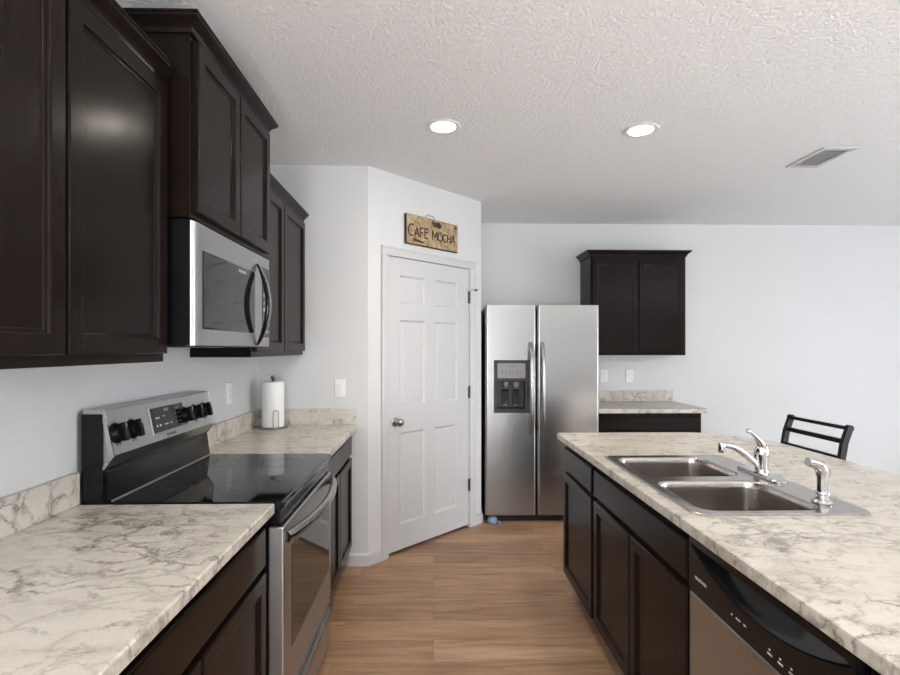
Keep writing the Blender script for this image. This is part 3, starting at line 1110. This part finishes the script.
# ------------------------------------------------------------------ microwave
MW = 0.756
mw = thing('microwave', 'stainless over the range microwave with dark glass door and bow handle', 'microwave', (WL, 1.658, 1.414), LEFT)
FM = -0.374
m = MB()
m.box(0.001, MW - 0.001, FM + 0.0165, -0.001, 0.003, 0.404, 'black', 0.002, 1)
m.box(0.03, MW - 0.03, FM + 0.05, -0.02, -0.004, 0.006, 'dark_grey', 0.002, 1)
m.box(0.10, 0.30, -0.20, -0.10, -0.006, -0.003, 'mid_grey')
m.box(0.46, 0.66, -0.20, -0.10, -0.006, -0.003, 'mid_grey')
m.build('body', mw)
m = MB()
MH = 0.398
lp = []
for q in (0, 12, 25, 40, 55, 70, 80, 90):
    dd, y = 0.026 * (1 - math.cos(math.radians(q))), FM + 0.016 * (1 - math.sin(math.radians(q)))
    dz_ = 0.003 * (1 - math.cos(math.radians(q)))
    lp.append([(dd, y, dz_), (MW - dd, y, dz_), (MW - dd, y, MH - dz_), (dd, y, MH - dz_)])
m.loft(lp, 'steel_pale')
mdo = m.build('door', mw)
m = MB()
m.panel(0.052, 0.546, 0.055, 0.312, [(0, FM - 0.0018), (0.003, FM - 0.0028), (0.010, FM - 0.0028)], FM + 0.002, 'smoked_glass')
m.text('FRIGIDAIRE', 0.016, 'print_white', Matrix.Translation((0.40, FM - 0.0030, 0.293)) @ RXF, 0.0002)
m.build('window', mdo)
m = MB()
pts, rad = [], []
for i in range(21):
    s = i / 20
    z = 0.006 + 0.346 * s
    pts.append((0.570, FM - 0.002 - 0.046 * math.sin(PI * s) ** 0.85, z))
    rad.append(0.006 + 0.012 * math.sin(PI * s) ** 0.6)
m.tube(pts, rad, 'black_gloss', 14, flat=0.62, up=(0, 1, 0))
pts2 = [(x + 0.004, y - 0.004 - 0.005 * math.sin(PI * i / 20), z) for i, (x, y, z) in enumerate(pts)]
m.tube(pts2, [r * 0.62 for r in rad], 'steel_h', 12, flat=0.5, up=(0, 1, 0))
m.build('handle', mdo)
m = MB()
m.box(0.640, 0.742, FM - 0.002, FM + 0.002, 0.040, 0.350, 'black_glass', 0.001, 1)
m.box(0.655, 0.727, FM - 0.0026, FM - 0.0018, 0.300, 0.330, 'dark_grey')
for r in range(7):
    for c_ in range(3):
        m.box(0.654 + 0.027 * c_, 0.672 + 0.027 * c_, FM - 0.0026, FM - 0.0018, 0.060 + 0.032 * r, 0.074 + 0.032 * r, 'print_white' if (r + c_) % 2 else 'mid_grey')
m.build('control_panel', mw)

# ------------------------------------------------------------------ fridge
fr = thing('refrigerator', 'stainless side by side refrigerator with water dispenser against the back wall', 'refrigerator', (0.415, YB - 0.01, 0), 0)
FW = 0.926
FF = -0.722
m = MB()
m.box(0.006, FW - 0.006, FF + 0.078, 0, 0.03, 1.735, 'black', 0.004, 2)
for x in (0.06, FW - 0.06):
    m.cyl((x, -0.06, 0), (x, -0.06, 0.032), 0.02, 'black', 12)
    m.cyl((x, FF + 0.13, 0), (x, FF + 0.13, 0.032), 0.02, 'black', 12)
m.build('body', fr)
vert_front = lambda e: abs(e.verts[0].co.z - e.verts[1].co.z) > 0.5


def fdoor(x0, x1):
    mb = MB()
    def is_front(e):
        return all(abs(v.co.y - FF) < 1e-5 for v in e.verts) and vert_front(e)
    mb.box(x0, x1, FF, FF + 0.072, 0.064, 1.755, 'steel', 0.020, 5, is_front)
    return mb.build('door', fr, angle=50)


ld = fdoor(0.0, 0.4125)
rd = fdoor(0.4205, FW)
dx0, dx1, dz0, dz1 = 0.070, 0.352, 0.886, 1.312
cut(ld, MB().box(dx0 + 0.028, dx1 - 0.028, FF - 0.05, FF + 0.060, dz0 + 0.028, 1.140, 'black'))
m = MB()
# bezel with a recess below and the grey control plate above
x0, x1 = dx0, dx1
m.box(x0, x0 + 0.030, FF - 0.006, FF + 0.002, dz0, dz1, 'dark_grey', 0.003, 2)
m.box(x1 - 0.030, x1, FF - 0.006, FF + 0.002, dz0, dz1, 'dark_grey', 0.003, 2)
m.box(x0 + 0.028, x1 - 0.028, FF - 0.006, FF + 0.002, dz0, dz0 + 0.030, 'dark_grey', 0.003, 2)
m.box(x0 + 0.028, x1 - 0.028, FF - 0.006, FF + 0.002, 1.138, dz1, 'dark_grey', 0.003, 2)
# liner
m.box(x0 + 0.028, x1 - 0.028, FF + 0.055, FF + 0.059, dz0 + 0.028, 1.14, 'dark_grey')
m.box(x0 + 0.028, x0 + 0.031, FF, FF + 0.056, dz0 + 0.028, 1.14, 'black')
m.box(x1 - 0.031, x1 - 0.028, FF, FF + 0.056, dz0 + 0.028, 1.14, 'black')
m.box(x0 + 0.031, x1 - 0.031, FF, FF + 0.056, 1.136, 1.14, 'black')
m.box(x0 + 0.031, x1 - 0.031, FF - 0.004, FF + 0.056, dz0 + 0.026, dz0 + 0.040, 'black')
dp = m.build('dispenser', ld)
dp['label'] = 'dark water and ice dispenser'
m = MB()
m.box(x0 + 0.028, x1 - 0.028, FF - 0.0085, FF - 0.004, 1.166, 1.286, 'mid_grey', 0.002, 2)
m.text('FRIGIDAIRE', 0.0135, 'print_dark', Matrix.Translation(((x0 + x1) / 2, FF - 0.0087, 1.262)) @ RXF, 0.0002)
for k in range(6):
    m.box(x0 + 0.060 + k * 0.030, x0 + 0.070 + k * 0.030, FF - 0.009, FF - 0.0084, 1.214 + 0.004 * (k % 2), 1.224, 'print_dark')
    m.box(x0 + 0.058 + k * 0.030, x0 + 0.074 + k * 0.030, FF - 0.009, FF - 0.0084, 1.203, 1.206, 'print_dark')
m.build('dispenser_controls', ld)
m = MB()
for xx in (x0 + 0.098, x1 - 0.098):
    m.lathe([(0.024, 0.0), (0.024, -0.03), (0.016, -0.045), (0.010, -0.048), (0.001, -0.048)], (xx, FF + 0.028, 1.137), 'mid_grey', 18)
    m.prism([(FF + 0.050, 0.95), (FF + 0.038, 0.955), (FF + 0.044, 1.06), (FF + 0.052, 1.07)], 'x', xx - 0.030, xx + 0.030, 'black_gloss')
    m.box(xx - 0.014, xx + 0.014, FF + 0.034, FF + 0.039, 0.945, 0.953, 'mid_grey', 0.001, 1)
m.build('dispenser_paddles', ld)
for d_, hx in ((ld, 0.365), (rd, 0.461)):
    m = MB()
    pts, rad = [], []
    zz0, zz1 = 0.720, 1.452
    for i in range(33):
        s = i / 32
        b_ = min(1.0, math.sin(PI * min(s, 1 - s) / 0.22 / 2) if min(s, 1 - s) < 0.22 else 1.0)
        pts.append((hx, FF + 0.004 - 0.040 * b_ - 0.022 * math.sin(PI * s), zz0 + (zz1 - zz0) * s))
        rad.append(0.0165)
    m.tube(pts, rad, 'steel_h', 14, flat=0.75, up=(0, 1, 0))
    m.build('handle', d_)
m = MB()
m.box(0.008, FW - 0.008, FF + 0.050, FF + 0.066, 0.006, 0.058, 'black', 0.003, 2)
for k in range(3):
    m.box(0.02, FW - 0.02, FF + 0.046, FF + 0.051, 0.014 + 0.013 * k, 0.020 + 0.013 * k, 'dark_grey')
m.build('base_grille', fr)
m = MB()
m.lathe([(0.001, 0.001), (0.034, 0.001), (0.043, 0.012), (0.043, 0.028), (0.034, 0.044), (0.016, 0.053), (0.001, 0.055)], (0.058, FF + 0.004, 0), 'blue_grey', 24)
m.lathe([(0.001, 0.001), (0.012, 0.001), (0.013, 0.010), (0.008, 0.016), (0.001, 0.017)], (0.116, FF + 0.008, 0), 'blue_grey', 16)
m.build('foot_cover', fr)['label'] = 'pale blue grey foot cover at the bottom left corner'

# ------------------------------------------------------------------ paper towels
PT = (-0.990, 3.215)
ph = thing('paper_towel_holder', 'wire paper towel holder on the corner countertop', 'paper towel holder', (PT[0], PT[1], CT), 0)
m = MB()
ring = [(0.086 * math.cos(2 * PI * k / 40), 0.086 * math.sin(2 * PI * k / 40), 0.0045) for k in range(41)]
m.tube(ring, 0.0042, 'nickel', 8)
for a in (0, 60, 120):
    c_, s_ = math.cos(math.radians(a)), math.sin(math.radians(a))
    m.tube([(-0.086 * c_, -0.086 * s_, 0.0045), (0.086 * c_, 0.086 * s_, 0.0045)], 0.0035, 'nickel', 8)
m.build('base', ph)
m = MB()
m.cyl((0, 0, 0.005), (0, 0, 0.296), 0.0045, 'nickel', 10)
m.lathe([(0.001, 0.288), (0.008, 0.288), (0.010, 0.292), (0.006, 0.297), (0.012, 0.303), (0.016, 0.311), (0.013, 0.320), (0.006, 0.325), (0.001, 0.326)], (0, 0, 0), 'nickel', 20)
m.build('rod', ph)
m = MB()
pts = [(-0.016, 0, 0.006), (-0.016, 0, 0.102)] + [(-0.016 * math.cos(PI * k / 8), 0, 0.102 + 0.016 * math.sin(PI * k / 8)) for k in range(1, 8)] + [(0.016, 0, 0.102), (0.016, 0, 0.006)]
ang = math.radians(-62)
dirv = Vector((math.cos(ang), math.sin(ang), 0)) * 0.080
px_ = Vector((-math.sin(ang), math.cos(ang), 0))
m.tube([dirv + px_ * p[0] + Vector((0, 0, p[2])) for p in pts], 0.0032, 'nickel', 8)
m.build('tension_arm', ph)
pr = thing('paper_towel_roll', 'white paper towel roll standing on the wire holder', 'paper towels', (PT[0], PT[1], CT + 0.010), 0)
m = MB()
m.lathe([(0.020, 0.0), (0.062, 0.0), (0.064, 0.002), (0.064, 0.276), (0.062, 0.278), (0.020, 0.278), (0.020, 0.0)], (0, 0, 0), 'paper', 48, cap0=False, cap1=False)
a0 = math.radians(-20)
pts = [(0.0643, a) for a in (a0, a0 + 0.3, a0 + 0.6)]
m.loft([[(r * math.cos(a), r * math.sin(a), 0.001) for r, a in pts] + [((r + 0.0015) * math.cos(a), (r + 0.0015) * math.sin(a), 0.001) for r, a in reversed(pts)],
        [(r * math.cos(a), r * math.sin(a), 0.277) for r, a in pts] + [((r + 0.0015) * math.cos(a), (r + 0.0015) * math.sin(a), 0.277) for r, a in reversed(pts)]], 'paper')
m.build('sheets', pr)

# ------------------------------------------------------------------ sign
sg = thing('wall_sign', 'aged wooden CAFE MOCHA sign hanging above the pantry door', 'sign', (P0[0] + 0.576 * s45 + 0.0, P0[1] + 0.576 * s45, 2.236), PI / 4)
SGW, SGH, ST = 0.526, 0.208, 0.024
m = MB()
m.box(-SGW / 2, SGW / 2, -ST, -0.002, -SGH / 2, SGH / 2, 'sign_edge', 0.002, 1)
m.panel(-SGW / 2 + 0.003, SGW / 2 - 0.003, -SGH / 2 + 0.006, SGH / 2 - 0.003, [(0, -ST - 0.0006), (0.001, -ST - 0.001)], -ST + 0.002, 'sign')


def strokes(mb, lines, x, z, w, h, sw, y, mat):
    for ln in lines:
        P = [Vector((x + px * w, 0, z + pz * h)) for px, pz in ln]
        n = len(P)
        L, R = [], []
        for i in range(n):
            d = (P[min(n - 1, i + 1)] - P[max(0, i - 1)]).normalized()
            nn = Vector((-d.z, 0, d.x)) * sw / 2
            L.append(P[i] + nn)
            R.append(P[i] - nn)
        for i in range(n - 1):
            ps = [L[i], L[i + 1], R[i + 1], R[i]]
            lo = [(p.x, y, p.z) for p in ps]
            hi = [(p.x, y + 0.0012, p.z) for p in ps]
            mb.loft([lo, hi], mat)


def circ(cx, cy, rx, ry_, a0, a1, n=14):
    return [(cx + rx * math.cos(math.radians(a0 + (a1 - a0) * k / n)), cy + ry_ * math.sin(math.radians(a0 + (a1 - a0) * k / n))) for k in range(n + 1)]


GL = {
    'C': [[(1.0, 0.98)] + circ(0.55, 0.5, 0.55, 0.5, 75, 300)],
    'A': [[(0.0, 0.0), (0.55, 1.0)], [(0.55, 1.0), (1.0, -0.02)], [(0.15, 0.30), (0.85, 0.30)]],
    'F': [[(0.1, 0.0), (0.1, 1.0)], [(0.0, 0.98), (0.95, 1.0)], [(0.1, 0.50), (0.75, 0.50)]],
    'E': [[(0.1, 0.0), (0.1, 1.0)], [(0.0, 0.98), (0.9, 1.0)], [(0.1, 0.62), (0.8, 0.62)], [(0.0, 0.02), (0.95, 0.0)]],
    'M': [[(0.0, 0.0), (0.06, 1.0)], [(0.06, 1.0), (0.5, 0.30)], [(0.5, 0.30), (0.94, 1.0)], [(0.94, 1.0), (1.0, 0.0)]],
    'O': [circ(0.5, 0.5, 0.5, 0.5, 0, 360, 20)],
    'H': [[(0.05, 0.0), (0.05, 1.0)], [(0.95, 0.0), (0.95, 1.0)], [(0.05, 0.55), (0.95, 0.55)]],
}
yl = -ST - 0.0018
cur = -0.244
for ch, w_, h_, dz_ in (('C', 0.052, 0.078, 0), ('A', 0.044, 0.064, 0), ('F', 0.040, 0.066, 0), ('E', 0.042, 0.068, 0), (' ', 0.024, 0, 0), ('M', 0.054, 0.066, 0), ('O', 0.048, 0.062, 0), ('C', 0.038, 0.056, 0), ('H', 0.036, 0.058, 0), ('A', 0.044, 0.064, 0)):
    if ch != ' ':
        strokes(m, GL[ch], cur, -0.044 + dz_, w_ * 0.96, h_, 0.0110, yl, 'sign_ink')
    cur += w_ * 0.96 + 0.0075
# faded coffee bean sketch at the top and dark brush mark at the lower left
rnd = random.Random(4)
for (cx, cz, rx, rz2, mat_) in ((0.020, 0.075, 0.046, 0.016, 'sign_stain'), (0.055, 0.068, 0.030, 0.020, 'sign_ink'), (0.022, 0.058, 0.026, 0.010, 'sign_stain'), (-0.150, -0.074, 0.050, 0.008, 'sign_ink'), (-0.178, -0.070, 0.030, 0.012, 'sign_stain'), (-0.115, -0.080, 0.030, 0.007, 'sign_stain'), (0.236, 0.078, 0.016, 0.016, 'sign_stain')):
    lp = []
    for k in range(18):
        a = 2 * PI * k / 18
        q = 1 + rnd.uniform(-0.25, 0.2)
        lp.append((cx + rx * q * math.cos(a), cz + rz2 * q * math.sin(a)))
    m.loft([[(x, -ST - 0.0013, z) for x, z in lp], [(x, -ST - 0.0005, z) for x, z in lp]], mat_)
m.build('board', sg)
m = MB()
m.tube([(-0.062, -0.012, SGH / 2 - 0.004), (-0.060, -0.010, SGH / 2 + 0.022), (-0.054, -0.009, SGH / 2 + 0.028), (0.014, -0.009, SGH / 2 + 0.026), (0.020, -0.010, SGH / 2 + 0.020), (0.022, -0.012, SGH / 2 - 0.004)], 0.0016, 'dark_grey', 6)
m.cyl((-0.02, 0.001, SGH / 2 + 0.025), (-0.02, -0.012, SGH / 2 + 0.025), 0.0025, 'nickel', 8)
m.build('hanging_wire', sg)


# ------------------------------------------------------------------ outlets and switch
def plate(name, label, cat, loc, rz, kind, group=None):
    t = thing(name, label, cat, loc, rz, group)
    m = MB()
    m.panel(-0.035, 0.035, -0.0585, 0.0585, [(0, -0.003), (0.003, -0.006)], -0.0004, 'white_plastic')
    m.build('cover_plate', t)
    m = MB()
    if kind == 'switch':
        m.panel(-0.0165, 0.0165, -0.033, 0.033, [(0, -0.0068), (0.001, -0.0072), (0.003, -0.0072)], -0.005, 'white_plastic')
        m.prism([(-0.0072, -0.030), (-0.0072, 0.030), (-0.0105, 0.029), (-0.0082, 0.0)], 'x', -0.0145, 0.0145, 'white_plastic')
        m.build('rocker', t)
    else:
        m.panel(-0.0165, 0.0165, -0.033, 0.033, [(0, -0.0068), (0.001, -0.0074), (0.003, -0.0074)], -0.005, 'white_plastic')
        for zc in (0.018, -0.018):
            m.box(-0.0075, -0.0055, -0.0080, -0.0072, zc - 0.002, zc + 0.006, 'slot')
            m.box(0.0050, 0.0070, -0.0080, -0.0072, zc - 0.002, zc + 0.005, 'slot')
            m.lathe([(0.001, 0.0072), (0.0028, 0.0072), (0.0028, 0.0080), (0.001, 0.0080)], (0, 0, zc - 0.009), 'slot', 10, 'y')
        m.build('socket', t)
    return t


plate('light_switch', 'white rocker light switch on the short wall beside the pantry door', 'light switch', (-0.604, 3.36, 1.147), 0, 'switch')
plate('wall_outlet', 'white outlet on the left wall between range and paper towels', 'outlet', (WL, 2.880, 1.158), LEFT, 'outlet', 'white wall outlets')
plate('wall_outlet', 'white outlet on the back wall, half hidden by the fridge edge', 'outlet', (1.618, YB, 1.145), 0, 'outlet', 'white wall outlets')
plate('wall_outlet', 'white outlet on the back wall below the centre of the wall cabinet', 'outlet', (1.862, YB, 1.145), 0, 'outlet', 'white wall outlets')

# ------------------------------------------------------------------ ceiling lights and vent
CL = ['round recessed ceiling light nearer the pantry door', 'round recessed ceiling light above the island sink',
      'added unseen recessed ceiling light over the aisle, above the near left cabinet', 'added unseen recessed ceiling light over the near end of the island',
      'added unseen recessed ceiling light behind the kitchen aisle', 'added unseen recessed ceiling light in the open room behind the island']
cl0 = None
for k, (x, y) in enumerate(CANS):
    if cl0 is None:
        cl0 = thing('recessed_light', CL[0], 'ceiling light', (x, y, H), 0, 'recessed ceiling lights')
        m = MB()
        m.lathe([(0.061, 0.0), (0.092, 0.0), (0.091, -0.004), (0.084, -0.007), (0.069, -0.006), (0.063, -0.002)], (0, 0, -0.0003), 'white_plastic', 48, cap0=False, cap1=False)
        m.build('trim_ring', cl0)
        m = MB()
        m.lathe([(0.001, -0.0012), (0.0645, -0.0012), (0.0645, -0.0006), (0.001, -0.0006)], (0, 0, 0), 'glow', 48)
        m.build('lens', cl0)
    else:
        copy_tree(cl0, CL[k], (x, y, H))
    area_light('lamp', (x, y, H - 0.009), (0, 0, 0), 0.13, 0.13, LAMP_POWER * (1.0, 1.0, 0.45, 0.2)[k] if k < 4 else FAR_FILL_POWER, WARM, math.radians(118), 'DISK')

vt = thing('ceiling_vent', 'white rectangular air vent with grey louvres in the ceiling, right of the lights', 'vent', (2.395, 3.15, H), 0)
m = MB()
m.sweep([(-0.105, -0.165), (-0.105, 0.165), (0.105, 0.165), (0.105, -0.165)], [(0.0, -0.001), (0.0, -0.006), (0.026, -0.009), (0.034, -0.007), (0.034, -0.001)], 'trim', closed=True)
m.build('frame', vt)
m = MB()
m.box(-0.075, 0.075, -0.135, 0.135, -0.002, -0.0005, 'vent_grey')
for k in range(13):
    y = -0.126 + 0.021 * k
    m.prism([(y - 0.008, -0.010), (y - 0.0065, -0.0105), (y + 0.008, -0.003), (y + 0.0065, -0.0025)], 'x', -0.074, 0.074, 'vent_grey')
m.build('louvres', vt)

# ------------------------------------------------------------------ counter stool beyond the island
stl = thing('counter_stool', 'black metal ladder back stool tucked behind the island', 'stool', (1.853, 2.768, 0), 0)


def bar(mb, pts, w, th, wdir):
    """flat bar: width w along wdir, thickness th."""
    P = [Vector(p) for p in pts]
    W = Vector(wdir).normalized()
    lp = []
    for i in range(len(P)):
        d = (P[min(len(P) - 1, i + 1)] - P[max(0, i - 1)]).normalized()
        T = d.cross(W).normalized()
        a, b = W * w / 2, T * th / 2
        lp.append([P[i] - a - b, P[i] + a - b, P[i] + a + b, P[i] - a + b])
    mb.loft(lp, 'black_metal')


for sgn in (-1, 1):
    y = 0.212 * sgn
    m = MB()
    pts = [(0.190, y, 0.0), (0.150, y, 0.30), (0.150, y, 0.60), (0.160, y, 0.72), (0.196, y, 0.84), (0.212, y, 0.93), (0.238, y, 1.004)]
    bar(m, pts, 0.030, 0.022, (0.95, 0, -0.1))
    m.tube([(0.238, y - 0.012, 1.004), (0.238, y + 0.012, 1.004)], 0.0165, 'black_metal', 14)
    m.build('back_post', stl)
    m = MB()
    bar(m, [(-0.215, y * 0.98, 0.0), (-0.185, y * 0.92, 0.60)], 0.028, 0.022, (1, 0, 0))
    m.build('leg', stl)
m = MB()
for x, z, h_ in ((0.237, 1.002, 0.018), (0.214, 0.936, 0.024), (0.198, 0.850, 0.022), (0.163, 0.740, 0.022)):
    bar(m, [(x, -0.212, z), (x, 0.212, z)], 0.012, h_, (1, 0, 0))
m.build('ladder_rails', stl)
m = MB()
lp = []
for dd, z in ((0.004, 0.600), (0.0, 0.606), (0.0, 0.628), (0.012, 0.644), (0.04, 0.650)):
    lp.append([(x, y, z) for x, y in rrect(-0.215 + dd, 0.150 - dd, -0.215 + dd, 0.215 - dd, 0.05, 6)])
m.loft(lp, 'black')
m.build('seat', stl)
m = MB()
m.tube([(-0.203, -0.212, 0.22), (-0.203, 0.212, 0.22)], 0.009, 'black_metal', 10)
m.tube([(0.163, -0.212, 0.20), (0.163, 0.212, 0.20)], 0.009, 'black_metal', 10)
for sgn in (-1, 1):
    m.tube([(-0.200, 0.213 * sgn, 0.28), (0.152, 0.212 * sgn, 0.28)], 0.009, 'black_metal', 10)
m.build('footrest', stl)

# ------------------------------------------------------------------ fill uplights and reflectors added outside the frame to brighten the ceiling
TL = [('tall added white fill uplight at the left wall behind the camera', (-0.70, -1.7)), ('tall added white fill uplight in the open room behind the island', (4.6, -1.2))]
for k, (lb, (x, y)) in enumerate(TL):
    if k == 0:
        tl = thing('fill_lamp', lb, 'lamp', (x, y, 0), 0, 'added fill uplights')
        MB().lathe([(0.001, 0.0), (0.15, 0.0), (0.15, 0.015), (0.14, 0.024), (0.001, 0.026)], (0, 0, 0), 'white_plastic', 32).build('base', tl)
        MB().cyl((0, 0, 0.02), (0, 0, 1.36), 0.014, 'white_plastic', 14).build('pole', tl)
        m = MB()
        m.lathe([(0.02, 1.35), (0.09, 1.38), (0.15, 1.44), (0.17, 1.50), (0.166, 1.50), (0.146, 1.445), (0.088, 1.386), (0.02, 1.356)], (0, 0, 0), 'white_plastic', 32, cap0=False, cap1=False)
        m.build('shade', tl)
    else:
        copy_tree(tl, lb, (x, y, 0))
    area_light('uplight', (x, y, 1.47), (PI, 0, 0), 0.24, 0.24, FILL_POWER, FILL_TINT, math.radians(170), 'DISK')  # added fill aimed up at the ceiling
REFLECTOR_RUGS = [('large added pale grey rug in the open room behind the camera', (-0.7, 7.2, -6.0, -1.5)), ('added pale grey floor rug right of the island', (2.6, 7.8, -1.2, 4.4))]
for lb, (x0, x1, y0, y1) in REFLECTOR_RUGS:  # added unseen rugs that bounce pale light onto the ceiling
    tag(MB().box(x0, x1, y0, y1, 0.0, 0.014, 'reflector', 0.005, 2).build('reflector'), lb, 'reflector', 'added light bouncing rugs')
